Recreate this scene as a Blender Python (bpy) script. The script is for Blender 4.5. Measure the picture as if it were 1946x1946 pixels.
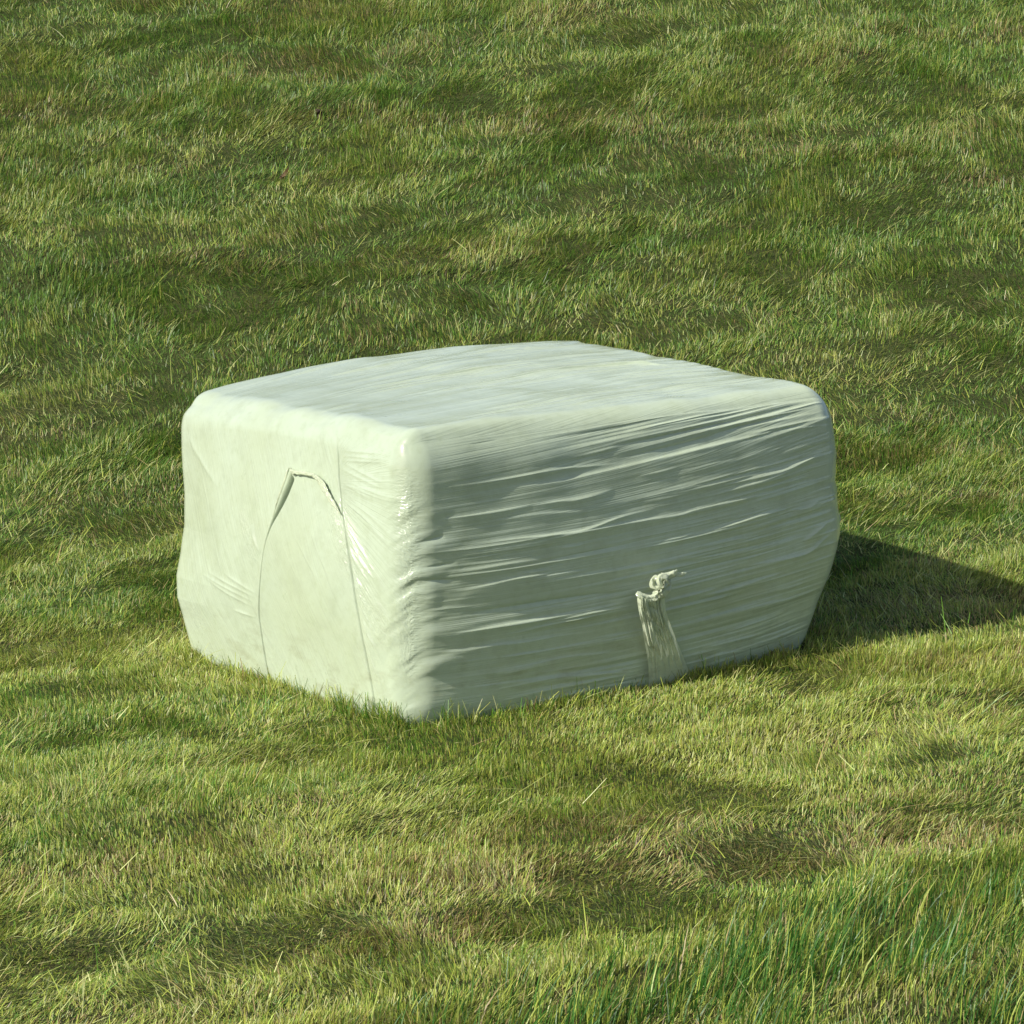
import bpy, math
import numpy as np

# ------------------------------------------------------------------ camera, sky, sun, exposure
for o in list(bpy.data.objects):
    bpy.data.objects.remove(o)
SC = bpy.context.scene
COL = SC.collection
CAM = np.array([-4.3, -6.592, 1.951])
ROT = np.radians([80.001, 1.543, -35.291])
FPX = 6000.0 / 1946.0                      # focal length in frame widths
cam = bpy.data.cameras.new('camera')
cam.sensor_width = 36.0
cam.lens = 36.0 * FPX
cam.clip_start = 0.1
cam.clip_end = 2000.0
camo = bpy.data.objects.new('camera', cam)
camo.location = CAM
camo.rotation_euler = ROT
COL.objects.link(camo)
SC.camera = camo

SUN_EL = math.radians(37.5)
SUN_A = math.radians(-2.4)                 # the sun stands just behind the plane of the shaded long side
SDIR = np.array([-math.cos(SUN_EL) * math.cos(SUN_A), -math.cos(SUN_EL) * math.sin(SUN_A), math.sin(SUN_EL)])
world = bpy.data.worlds.new('World')
SC.world = world
world.use_nodes = True
wn = world.node_tree
bg = wn.nodes['Background']
sky = wn.nodes.new('ShaderNodeTexSky')
sky.sky_type = 'NISHITA'
sky.sun_disc = False
sky.sun_elevation = SUN_EL
sky.sun_rotation = math.atan2(SDIR[0], SDIR[1])
sky.air_density = 1.0
sky.dust_density = 2.0
sky.ozone_density = 1.0
wn.links.new(sky.outputs[0], bg.inputs[0])
bg.inputs[1].default_value = 0.10
sun = bpy.data.lights.new('sun', 'SUN')
sun.energy = 4.4
sun.angle = math.radians(0.5)
sun.color = (1.0, 0.965, 0.88)
suno = bpy.data.objects.new('sun', sun)
from mathutils import Vector
suno.rotation_euler = Vector(SDIR).to_track_quat('Z', 'Y').to_euler()
suno.location = SDIR * 30
COL.objects.link(suno)
SC.view_settings.view_transform = 'Standard'
SC.view_settings.look = 'None'
SC.view_settings.exposure = 0.22
SC.view_settings.gamma = 1.0
SC.view_settings.use_curve_mapping = False
SC.cycles.max_bounces = 6
SC.cycles.diffuse_bounces = 3
SC.cycles.transmission_bounces = 3

RNG = np.random.default_rng(11)

# ------------------------------------------------------------------ helpers
def mesh_obj(name, V, Q, mat, parent=None, smooth=True, col=None, uv=None, fattr=None):
    """V (n,3); Q (m,4) quads; col (n,3) per-vertex colour; uv (m*4,2) per corner."""
    V = np.ascontiguousarray(V, np.float32)
    Q = np.ascontiguousarray(Q, np.int32)
    me = bpy.data.meshes.new(name)
    me.vertices.add(len(V))
    me.vertices.foreach_set('co', V.ravel())
    k = Q.shape[1]
    me.loops.add(Q.size)
    me.loops.foreach_set('vertex_index', Q.ravel())
    me.polygons.add(len(Q))
    me.polygons.foreach_set('loop_start', np.arange(0, Q.size, k, dtype=np.int32))
    me.polygons.foreach_set('use_smooth', np.full(len(Q), smooth))
    me.update(calc_edges=True)
    if col is not None:
        at = me.attributes.new('Col', 'FLOAT_COLOR', 'POINT')
        c4 = np.ones((len(V), 4), np.float32)
        c4[:, :3] = col
        at.data.foreach_set('color', c4.ravel())
    if uv is not None:
        l = me.uv_layers.new(name='UVMap')
        l.data.foreach_set('uv', np.ascontiguousarray(uv, np.float32).ravel())
    for nm, a in (fattr or {}).items():
        at = me.attributes.new(nm, 'FLOAT', 'POINT')
        at.data.foreach_set('value', np.ascontiguousarray(a, np.float32))
    me.materials.append(mat)
    ob = bpy.data.objects.new(name, me)
    COL.objects.link(ob)
    if parent is not None:
        ob.parent = parent
    return ob

def tag(o, label, cat, kind=None, group=None):
    o['label'] = label
    o['category'] = cat
    if kind: o['kind'] = kind
    if group: o['group'] = group

def vnoise(x, y, seed=0):
    """smooth value noise in [-1,1], cell size 1"""
    x = np.asarray(x, float); y = np.asarray(y, float)
    xi = np.floor(x).astype(np.int64); yi = np.floor(y).astype(np.int64)
    fx = x - xi; fy = y - yi
    fx = fx * fx * fx * (fx * (fx * 6 - 15) + 10); fy = fy * fy * fy * (fy * (fy * 6 - 15) + 10)
    def h(a, b):
        n = (a * 374761393 + b * 668265263 + seed * 1442695041) & 0xFFFFFFFF
        n = ((n ^ (n >> 13)) * 1274126177) & 0xFFFFFFFF
        n = (n ^ (n >> 16)) & 0xFFFFFF
        return n / float(0xFFFFFF) * 2 - 1
    a = h(xi, yi); b = h(xi + 1, yi); c = h(xi, yi + 1); d = h(xi + 1, yi + 1)
    return (a * (1 - fx) + b * fx) * (1 - fy) + (c * (1 - fx) + d * fx) * fy

def fbm(x, y, seed=0, oct=3):
    s = 0; a = 1.0; t = 0
    for i in range(oct):
        s = s + a * vnoise(x * 2 ** i + 17.3 * i, y * 2 ** i + 9.1 * i, seed + i); t += a; a *= 0.5
    return s / t * 1.4

def sstep(a, b, x):
    t = np.clip((x - a) / (b - a), 0, 1)
    return t * t * (3 - 2 * t)

class NT:
    """small node-tree builder"""
    def __init__(s, name):
        s.m = bpy.data.materials.new(name); s.m.use_nodes = True
        s.t = s.m.node_tree; s.t.nodes.clear()
        s.out = s.t.nodes.new('ShaderNodeOutputMaterial')
    def n(s, typ, ins=None, **kw):
        nd = s.t.nodes.new(typ)
        for k, v in kw.items(): setattr(nd, k, v)
        for k, v in (ins or {}).items():
            if isinstance(v, bpy.types.NodeSocket): s.t.links.new(v, nd.inputs[k])
            else: nd.inputs[k].default_value = v
        return nd
    def math(s, op, a, b=0.0):
        nd = s.n('ShaderNodeMath', {0: a, 1: b}, operation=op); return nd.outputs[0]
    def mix(s, f, a, b, mode='MIX'):
        nd = s.n('ShaderNodeMix', data_type='RGBA', blend_type=mode)
        for k, v in ((0, f), (6, a), (7, b)):
            if isinstance(v, bpy.types.NodeSocket): s.t.links.new(v, nd.inputs[k])
            else: nd.inputs[k].default_value = v if k == 0 else (*v, 1.0)
        return nd.outputs[2]
    def ramp(s, f, stops):
        nd = s.n('ShaderNodeValToRGB', {0: f}); e = nd.color_ramp.elements
        while len(e) < len(stops): e.new(0.5)
        for i, (p, c) in enumerate(stops):
            e[i].position = p; e[i].color = (*c, 1.0) if len(c) == 3 else c
        return nd.outputs[0]
    def noise(s, vec, scale, detail=3.0, rough=0.55, dist=0.0):
        return s.n('ShaderNodeTexNoise', {'Vector': vec, 'Scale': scale, 'Detail': detail, 'Roughness': rough, 'Distortion': dist}).outputs[0]
    def vscale(s, vec, sc):
        return s.n('ShaderNodeVectorMath', {0: vec, 1: sc}, operation='MULTIPLY').outputs[0]
    def done(s, sh):
        s.t.links.new(sh, s.out.inputs[0]); return s.m

# ------------------------------------------------------------------ the field
VDIR = np.array([math.sin(-ROT[2]), math.cos(ROT[2])])       # horizontal way the slope climbs
VLAT = np.array([VDIR[1], -VDIR[0]])
def ground_z(x, y):
    x = np.asarray(x, float); y = np.asarray(y, float)
    d = (x - CAM[0]) * VDIR[0] + (y - CAM[1]) * VDIR[1]
    s = 0.5
    z = 0.30 * s * (np.logaddexp(0, (d - 10.1) / s) - 0.92 * np.logaddexp(0, (d - 18.2) / s))
    # distance from the bale footprint keeps the ground level under it
    bx = np.maximum(np.maximum(-x, x - 1.41), 0); by = np.maximum(np.maximum(-y, y - 1.19), 0)
    away = sstep(0.02, 0.7, np.hypot(bx, by))
    l = (x - CAM[0]) * VLAT[0] + (y - CAM[1]) * VLAT[1]
    u_, v_ = l * 0.985 + d * 0.174, d * 0.985 - l * 0.174             # along and across the mower's swaths
    und = 0.034 * fbm(u_ / 1.7, v_ / 0.8, 5, 3) + 0.011 * vnoise(u_ / 0.34, v_ / 0.17, 9) + 0.006 * vnoise(u_ / 0.13, v_ / 0.085, 10)
    return z + und * away

m = NT('field_soil')
pos = m.n('ShaderNodeNewGeometry').outputs['Position']
n1 = m.noise(pos, 9.0, 5, 0.65)
n2 = m.noise(pos, 90.0, 4, 0.7)
c = m.ramp(n1, [(0.3, (0.028, 0.038, 0.011)), (0.5, (0.045, 0.062, 0.016)), (0.72, (0.075, 0.066, 0.028))])
c = m.mix(m.ramp(n2, [(0.45, (0, 0, 0)), (0.75, (1, 1, 1))]), c, (0.13, 0.14, 0.045))
bmp = m.n('ShaderNodeBump', {'Strength': 0.8, 'Distance': 0.02, 'Height': n2})
bs = m.n('ShaderNodeBsdfPrincipled', {'Base Color': c, 'Roughness': 0.95, 'Specular IOR Level': 0.15, 'Normal': bmp.outputs[0]})
M_SOIL = m.done(bs.outputs[0])

def axis_samples(lo, hi, fine_lo, fine_hi, step, nout=26):
    f = np.arange(fine_lo, fine_hi, step)
    a = fine_lo - (np.geomspace(step, fine_lo - lo, nout))[::-1]
    b = f[-1] + np.geomspace(step, hi - f[-1], nout)
    return np.concatenate([a, f, b])
gd = axis_samples(-150, 400, 4.5, 18.5, 0.035)
gl = axis_samples(-300, 300, -5.0, 5.0, 0.035)
D_, L_ = np.meshgrid(gd, gl, indexing='ij')
gx = CAM[0] + D_ * VDIR[0] + L_ * VLAT[0]
gy = CAM[1] + D_ * VDIR[1] + L_ * VLAT[1]
gv = np.stack([gx, gy, ground_z(gx, gy)], -1).reshape(-1, 3)
nd_, nl_ = len(gd), len(gl)
ii = (np.arange(nd_ - 1)[:, None] * nl_ + np.arange(nl_ - 1)[None, :]).ravel()
field = mesh_obj('field', gv, np.stack([ii, ii + nl_, ii + nl_ + 1, ii + 1], 1)[:, ::-1], M_SOIL)
tag(field, 'mown meadow ground with brown thatch between the grass', 'ground', 'structure')

# ------------------------------------------------------------------ the wrapped bale
BW, BD, BH = 1.409, 1.185, 0.77
BDIM = np.array([BW, BD, BH])
NODES = [(a, b, c) for a in (0, 1) for b in (0, 1) for c in (0, 1)]
NODES += [(.5, b, c) for b in (0, 1) for c in (0, 1)] + [(a, .5, c) for a in (0, 1) for c in (0, 1)] + [(a, b, .5) for a in (0, 1) for b in (0, 1)]
OFF = np.array([[-0.0081, 0.0086, 0.0137], [-0.0024, 0.0037, 0.0093], [-0.0081, -0.002, -0.0357], [-0.0028, -0.0008, -0.0128], [-0.0642, 0.048, 0.0139], [0.0049, -0.0059, -0.0118], [0.0001, -0.0, 0.0], [0.0004, 0.0035, 0.0172], [0.0097, -0.009, -0.0102], [0.0051, -0.0054, -0.0086], [-0.0, 0.0, -0.0001], [0.0046, 0.0061, 0.0435], [-0.0104, 0.0029, -0.0204], [-0.0053, 0.0037, -0.0001], [-0.0107, 0.0024, -0.0238], [0.0154, -0.011, -0.0009], [-0.0007, -0.0005, -0.0044], [-0.0309, 0.0114, -0.048], [0.0355, -0.0289, -0.0187], [0.0014, -0.0011, -0.0008]])
WR = [
    ('right', 4, 4, 8, [(0.107,0.626),(0.161,0.628),(0.274,0.634),(0.361,0.64),(0.452,0.645),(0.542,0.643),(0.635,0.642)]),
    ('right', 15, 9, 45, [(0.271,0.61),(0.446,0.614),(0.539,0.623),(0.68,0.636),(0.745,0.642),(0.827,0.648),(0.892,0.654),(1.048,0.665),(1.203,0.671),(1.401,0.665)]),
    ('right', 4, 5, 8, [(0.621,0.713),(0.822,0.727),(1.028,0.742),(1.276,0.77)]),
    ('right', 5, 5, 9, [(0.638,0.745),(0.839,0.762),(1.042,0.77),(1.279,0.77)]),
    ('right', -6, 10, 10, [(0.613,0.685),(0.808,0.699),(1.014,0.714),(1.319,0.747)]),
    ('right', 5, 6, 9, [(0.616,0.694),(0.813,0.708),(1.019,0.725),(1.327,0.764)]),
    ('right', -10, 16, 16, [(0.604,0.651),(0.85,0.673),(1.059,0.697),(1.333,0.722)]),
    ('right', 4, 4, 8, [(0.856,0.694),(1.062,0.708),(1.333,0.722)]),
    ('right', 4, 4, 8, [(0.901,0.679),(1.056,0.691),(1.324,0.705)]),
    ('right', 5, 5, 8, [(1.05,0.673),(1.209,0.682),(1.409,0.69)]),
    ('right', 4, 4, 8, [(0.675,0.725),(0.875,0.738),(1.09,0.764)]),
    ('right', 5, 6, 14, [(0.35,0.562),(0.421,0.566),(0.483,0.566),(0.599,0.579)]),
    ('right', 4, 5, 12, [(0.088,0.549),(0.22,0.554),(0.373,0.566)]),
    ('right', 5, 6, 20, [(0.24,0.532),(0.347,0.539),(0.435,0.537),(0.503,0.532)]),
    ('right', 9, 5, 16, [(0.023,0.455),(0.172,0.46),(0.342,0.468),(0.474,0.481),(0.61,0.489),(0.72,0.492),(0.799,0.494),(0.864,0.502),(1.017,0.509),(1.2,0.514)]),
    ('right', 5, 4, 8, [(0.152,0.477),(0.299,0.483),(0.474,0.485),(0.613,0.509),(0.737,0.518)]),
    ('right', 4, 4, 7, [(0.023,0.464),(0.172,0.469),(0.342,0.478),(0.474,0.491)]),
    ('right', 7, 6, 22, [(0.11,0.409),(0.195,0.415),(0.274,0.421),(0.359,0.423)]),
    ('right', 11, 7, 30, [(0.099,0.363),(0.169,0.364),(0.294,0.38),(0.424,0.381),(0.503,0.38)]),
    ('right', -6, 18, 10, [(0.141,0.301),(0.291,0.309),(0.466,0.313),(0.649,0.31)]),
    ('right', 7, 5, 14, [(0.127,0.247),(0.248,0.258),(0.376,0.264),(0.511,0.272),(0.641,0.278)]),
    ('right', 5, 5, 10, [(0.263,0.231),(0.376,0.244),(0.511,0.255),(0.641,0.261)]),
    ('right', 5, 4, 8, [(0.376,0.252),(0.511,0.264),(0.644,0.267)]),
    ('right', 7, 6, 18, [(0.068,0.201),(0.147,0.198),(0.229,0.205),(0.313,0.204),(0.421,0.21),(0.559,0.208)]),
    ('right', 7, 6, 20, [(0.209,0.14),(0.336,0.145),(0.469,0.154),(0.661,0.144)]),
    ('right', 5, 5, 12, [(0.209,0.091),(0.339,0.103),(0.474,0.106),(0.695,0.091)]),
    ('right', 5, 5, 10, [(0.24,0.037),(0.39,0.057),(0.525,0.069),(0.695,0.069)]),
    ('right', 4, 5, 10, [(0.234,0.065),(0.384,0.08),(0.57,0.088),(0.695,0.086)]),
    ('right', 6, 5, 14, [(0.731,0.265),(0.861,0.273),(0.949,0.279)]),
    ('right', 6, 5, 12, [(0.841,0.262),(0.94,0.265),(1.048,0.273),(1.155,0.285)]),
    ('right', -7, 10, 10, [(0.006,0.489),(0.054,0.498),(0.102,0.509)]),
    ('right', -5, 9, 9, [(0.003,0.424),(0.071,0.431),(0.13,0.437)]),
    ('right', -5, 7, 7, [(0.0,0.39),(0.028,0.397),(0.138,0.392)]),
    ('right', 6, 5, 12, [(0.946,0.552),(1.076,0.56),(1.18,0.568),(1.324,0.599)]),
    ('right', 4, 4, 8, [(0.971,0.542),(1.098,0.551),(1.234,0.569)]),
    ('right', 6, 6, 14, [(0.825,0.434),(0.935,0.443),(1.065,0.458),(1.18,0.461)]),
    ('right', 5, 5, 12, [(1.18,0.455),(1.251,0.454),(1.29,0.468)]),
    ('right', 8, 8, 14, [(1.223,0.361),(1.276,0.383),(1.316,0.398)]),
    ('right', 8, 8, 25, [(0.858,0.397),(0.96,0.404),(1.062,0.401)]),
    ('right', 8, 14, 14, [(1.014,0.323),(1.177,0.323),(1.245,0.327),(1.299,0.353),(1.344,0.372)]),
    ('right', 5, 5, 10, [(0.799,0.369),(0.96,0.37),(1.053,0.375)]),
    ('right', 9, 8, 28, [(0.853,0.193),(0.98,0.198),(1.149,0.199),(1.234,0.193)]),
    ('right', 8, 8, 24, [(0.949,0.139),(1.048,0.151),(1.163,0.156),(1.22,0.164)]),
    ('right', 5, 5, 12, [(0.889,0.117),(1.0,0.12),(1.141,0.119)]),
    ('right', 6, 5, 16, [(0.856,0.083),(0.98,0.093),(1.124,0.077)]),
    ('right', 5, 5, 12, [(0.881,0.049),(1.033,0.046),(1.2,0.031)]),
    ('top', -7, 10, 10, [(0.395,0.492),(0.579,0.553),(0.808,0.601),(1.048,0.615),(1.268,0.56)]),
    ('top', -4, 8, 8, [(0.517,0.185),(0.743,0.235),(1.065,0.297)]),
    ('top', 6, 20, 20, [(0.446,0.701),(0.599,0.727),(0.813,0.748),(1.0,0.76)]),
    ('top', -6, 14, 14, [(0.994,1.0),(1.144,0.986),(1.395,1.116)]),
    ('top', -5, 8, 8, [(0.446,0.085),(0.675,0.14),(0.954,0.185)]),
    ('top', 5, 12, 12, [(0.248,0.131),(0.457,0.169),(0.683,0.218)]),
    ('top', -8, 14, 14, [(1.048,0.615),(1.163,0.596),(1.242,0.527)]),
    ('top', -6, 10, 10, [(0.35,0.959),(0.534,0.978),(0.816,1.024)]),
    ('top', -4, 8, 8, [(0.059,0.484),(0.2,0.53)]),
    ('top', -4, 8, 8, [(0.302,0.693),(0.463,0.722),(0.63,0.731)]),
    ('left', 3, 5, 5, [(0.29,0.699),(0.095,0.708)]),
    ('left', 3, 5, 5, [(0.294,0.687),(0.09,0.694)]),
    ('left', 3, 5, 5, [(0.294,0.676),(0.09,0.687)]),
    ('left', 3, 5, 5, [(0.283,0.67),(0.202,0.654),(0.083,0.633)]),
    ('left', 3, 5, 5, [(0.285,0.622),(0.116,0.599),(0.021,0.596)]),
    ('left', 3, 5, 5, [(0.285,0.63),(0.116,0.608),(0.031,0.602)]),
    ('left', 3, 5, 5, [(0.28,0.579),(0.188,0.546),(0.059,0.472)]),
    ('left', 3, 5, 5, [(0.283,0.589),(0.166,0.556),(0.038,0.492)]),
    ('left', 3, 5, 5, [(0.283,0.535),(0.192,0.457),(0.116,0.392),(0.059,0.335)]),
    ('left', 3, 5, 5, [(0.283,0.528),(0.226,0.466),(0.161,0.395)]),
    ('left', 3, 5, 5, [(0.252,0.463),(0.173,0.417),(0.064,0.335)]),
    ('left', 3, 5, 5, [(0.228,0.389),(0.133,0.319),(0.064,0.279)]),
    ('left', 3, 5, 5, [(0.218,0.33),(0.147,0.255),(0.09,0.213)]),
    ('left', 3, 5, 5, [(0.207,0.273),(0.154,0.227),(0.104,0.167)]),
    ('left', 3, 5, 5, [(0.195,0.242),(0.142,0.176)]),
    ('left', 3, 5, 5, [(1.007,0.323),(0.845,0.296),(0.72,0.273)]),
    ('left', 3, 5, 5, [(0.967,0.332),(0.845,0.312),(0.71,0.287)]),
    ('left', 3, 5, 5, [(0.881,0.341),(0.71,0.299)]),
    ('left', 3, 5, 5, [(0.978,0.313),(0.848,0.282),(0.729,0.259)]),
    ('left', 3, 5, 5, [(0.853,0.241),(0.724,0.231)]),
    ('left', 5, 12, 12, [(1.095,0.676),(0.91,0.556)]),
    ('left', 6, 10, 10, [(0.734,0.483),(0.712,0.443),(0.686,0.414)]),
]
SEAM = [(0.328, 0.744), (0.313, 0.696), (0.309, 0.642), (0.299, 0.588), (0.292, 0.545), (0.275, 0.48), (0.254, 0.406), (0.237, 0.329), (0.214, 0.264), (0.19, 0.202), (0.166, 0.131), (0.146, 0.06), (0.137, 0.02)]
ARCH = [(0.703, 0.043), (0.703, 0.111), (0.708, 0.182), (0.71, 0.238), (0.705, 0.287), (0.689, 0.358), (0.667, 0.426), (0.639, 0.483), (0.598, 0.537), (0.563, 0.58), (0.532, 0.623)]
ARCHR = [(0.532, 0.63), (0.496, 0.628), (0.454, 0.63), (0.411, 0.631), (0.382, 0.617), (0.354, 0.594), (0.321, 0.568), (0.297, 0.552)]
TAIL = {'left': [(0.647, 0.313), (0.652, 0.276), (0.678, 0.19), (0.709, 0.103)], 'right': [(0.723, 0.304), (0.734, 0.244), (0.785, 0.153), (0.892, 0.003)], 'knot': [(0.683, 0.296), (0.712, 0.299), (0.734, 0.31), (0.743, 0.326), (0.726, 0.352), (0.7, 0.35), (0.692, 0.336), (0.706, 0.324), (0.726, 0.335), (0.745, 0.349), (0.765, 0.358), (0.779, 0.349)]}
OFF[0] += np.array([-0.018, 0.013, 0.004]); OFF[16] += np.array([-0.009, 0.0065, 0.0])
def node_shape(p):
    x, y, z = (p * 2 - 1).T
    out = []
    for (a, b, c) in NODES:
        A, B, C = a * 2 - 1, b * 2 - 1, c * 2 - 1
        if A and B and C: n = .125 * (1 + x * A) * (1 + y * B) * (1 + z * C) * (x * A + y * B + z * C - 2)
        elif A == 0: n = .25 * (1 - x * x) * (1 + y * B) * (1 + z * C)
        elif B == 0: n = .25 * (1 - y * y) * (1 + x * A) * (1 + z * C)
        else: n = .25 * (1 - z * z) * (1 + x * A) * (1 + y * B)
        out.append(n)
    return np.array(out).T
def bale_base(p):
    """unit-cube surface point -> slumped rounded bale surface and its normal"""
    q = p * BDIM
    yy = p[:, 1]
    r = np.full_like(q, 0.076)
    r[:, 2] = np.where(p[:, 2] > .5, 0.060 + 0.040 * np.exp(-(yy / 0.2) ** 2) + 0.025 * np.exp(-((1 - yy) / 0.2) ** 2), 0.075)
    c = np.clip(q, r, BDIM - r)
    e = (q - c) / r
    e = e / np.linalg.norm(e, axis=1, keepdims=True)
    X = c + r * e
    v = e / r
    v = v / np.linalg.norm(v, axis=1, keepdims=True)
    X = X + node_shape(X / BDIM) @ OFF
    X[:, 2] -= 0.04 * np.clip(1 - X[:, 2] / 0.2, 0, 1) ** 1.5      # the lowest part is pressed into the sward
    # packed sides belly out
    def belly(t_, k_): return sstep(0, k_, t_) * sstep(1, 1 - k_, t_)
    pz = np.sin(np.pi * p[:, 2]) ** 2
    X[:, 0] -= 0.036 * pz * belly(p[:, 1], .32) * (1 - p[:, 0]) ** 6
    X[:, 1] -= 0.009 * pz * belly(p[:, 0], .25) * (1 - p[:, 1]) ** 6
    # wavy far-left and far-right upright edges
    z = p[:, 2]
    zl = np.interp(z, [0, .08, .16, .24, .30, .38, .46, .56, .68, .82, .95, 1], np.array([0, 9, 0, -8, -17, -15, -1, 11, 12, 3, -4, 0]) * -0.0012)
    zr = np.interp(z, [0, .1, .2, .3, .40, .48, .56, .66, .76, .88, 1], np.array([0, -4, -5, 3, 6, 5, -4, -8, -1, 2, 0]) * 0.0012)
    wl = np.exp(-((p[:, 0]) ** 2 + (1 - p[:, 1]) ** 2) / 0.05)
    wr = np.exp(-((1 - p[:, 0]) ** 2 + (p[:, 1]) ** 2) / 0.03)
    h = (wr * zr - wl * zl)
    X[:, 0] += h * VLAT[0]; X[:, 1] += h * VLAT[1]
    return X, v

FACE = {'right': (0, 2, 1, 0), 'left': (1, 2, 0, 0), 'top': (0, 1, 2, 1), 'back': (0, 2, 1, 1), 'end': (1, 2, 0, 1), 'under': (0, 1, 2, 0)}
def face_point(face, a, b):
    """metres on a face -> base surface point and normal"""
    i, j, k, s = FACE[face]
    p = np.zeros((len(a), 3)); p[:, i] = a / BDIM[i]; p[:, j] = b / BDIM[j]; p[:, k] = s
    return bale_base(p)

def on_belly(pts):
    out = []
    for a, b in pts:
        t_ = a / BD; k = sstep(0, .32, t_) * sstep(1, .68, t_) * math.sin(math.pi * min(1, b / BH)) ** 2
        out.append((a - 0.045 * float(k), b))
    return out
SEAM = on_belly(SEAM); ARCH = on_belly(ARCH); ARCHR = on_belly(ARCHR)
WR = [(w[0], w[1], w[2], w[3], on_belly(w[4]) if w[0] == 'left' else w[4]) for w in WR]

def polyline_field(a, b, pts):
    """signed offset from a polyline (positive = left of travel) and the position along it 0..1"""
    P = np.array(pts, float)
    # Catmull-Rom resample
    if len(P) > 2:
        Q = np.vstack([2 * P[0] - P[1], P, 2 * P[-1] - P[-2]]); R = []
        for i in range(1, len(Q) - 2):
            for t in np.linspace(0, 1, 5, endpoint=False):
                p0, p1, p2, p3 = Q[i - 1:i + 3]
                R.append(.5 * ((2 * p1) + (-p0 + p2) * t + (2 * p0 - 5 * p1 + 4 * p2 - p3) * t * t + (-p0 + 3 * p1 - 3 * p2 + p3) * t ** 3))
        P = np.array(R + [P[-1]])
    best = np.full(len(a), 9.0); sd = np.full(len(a), 9.0); al = np.zeros(len(a))
    L = np.linalg.norm(np.diff(P, axis=0), axis=1); cum = np.concatenate([[0], np.cumsum(L)])
    for i in range(len(P) - 1):
        d = P[i + 1] - P[i]; l = L[i] + 1e-9; u = d / l
        x = a - P[i, 0]; y = b - P[i, 1]
        t = np.clip(x * u[0] + y * u[1], 0, l)
        ex = x - t * u[0]; ey = y - t * u[1]
        dist = np.hypot(ex, ey); m_ = dist < best
        best = np.where(m_, dist, best)
        sd = np.where(m_, dist * np.sign(u[0] * y - u[1] * x + 1e-12), sd)
        al = np.where(m_, (cum[i] + t) / cum[-1], al)
    return sd, al

def add_wrinkle(disp, a, b, A, wu, wd, pts, sharp=1.0):
    P = np.array(pts); pad = max(wu, wd) * 4
    lo = P.min(0) - pad; hi = P.max(0) + pad
    m_ = np.where((a > lo[0]) & (a < hi[0]) & (b > lo[1]) & (b < hi[1]))[0]
    if not len(m_): return
    sd, al = polyline_field(a[m_], b[m_], pts)
    w = np.where(sd > 0, wu, wd)
    env = np.sin(np.pi * np.clip(al, 0, 1)) ** 0.9
    prof = np.exp(-np.sqrt((sd / w) ** 2 + 0.04) * sharp + 0.2 * sharp)
    prof = np.where(np.abs(sd) > 4 * w, 0, prof - np.exp(-3.8))
    disp[m_] += A * env * np.maximum(prof, 0)

def slope_right(a, b):       # how steeply the stretch lines climb on the long side
    return 0.045 + 0.05 * sstep(0.5, 0.75, b) + 0.04 * a / BW * sstep(0.1, 0.4, b) - 0.03 * sstep(0.25, 0.05, b)

NX, NZ = 290, 500
SY = np.concatenate([np.linspace(0, .11, 26, endpoint=False), np.linspace(.11, .63, 370, endpoint=False), np.linspace(.63, 1, 110)])
NS = {0: np.linspace(0, 1, NX), 1: SY, 2: np.linspace(0, 1, NZ)}
parts_p, parts_face, quads, corner_uv = [], [], [], []
gidx = {}
allp = []; face_slices = []; base_i = 0
Q = []; UV = []
for f, (i, j, k, s) in FACE.items():
    ni, nj = len(NS[i]), len(NS[j])
    u, v = np.meshgrid(NS[i], NS[j], indexing='ij')
    p = np.zeros((ni * nj, 3)); p[:, i] = u.ravel(); p[:, j] = v.ravel(); p[:, k] = s
    allp.append(p); face_slices.append((f, base_i, base_i + len(p)))
    q = (np.arange(ni - 1)[:, None] * nj + np.arange(nj - 1)[None, :]).ravel() + base_i
    q4 = np.stack([q, q + nj, q + nj + 1, q + 1], 1)
    if (f in ('right', 'end', 'top')) is False: q4 = q4[:, ::-1]
    Q.append(q4)
    base_i += len(p)
p = np.concatenate(allp); Q = np.concatenate(Q)
X, N = bale_base(p)

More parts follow.
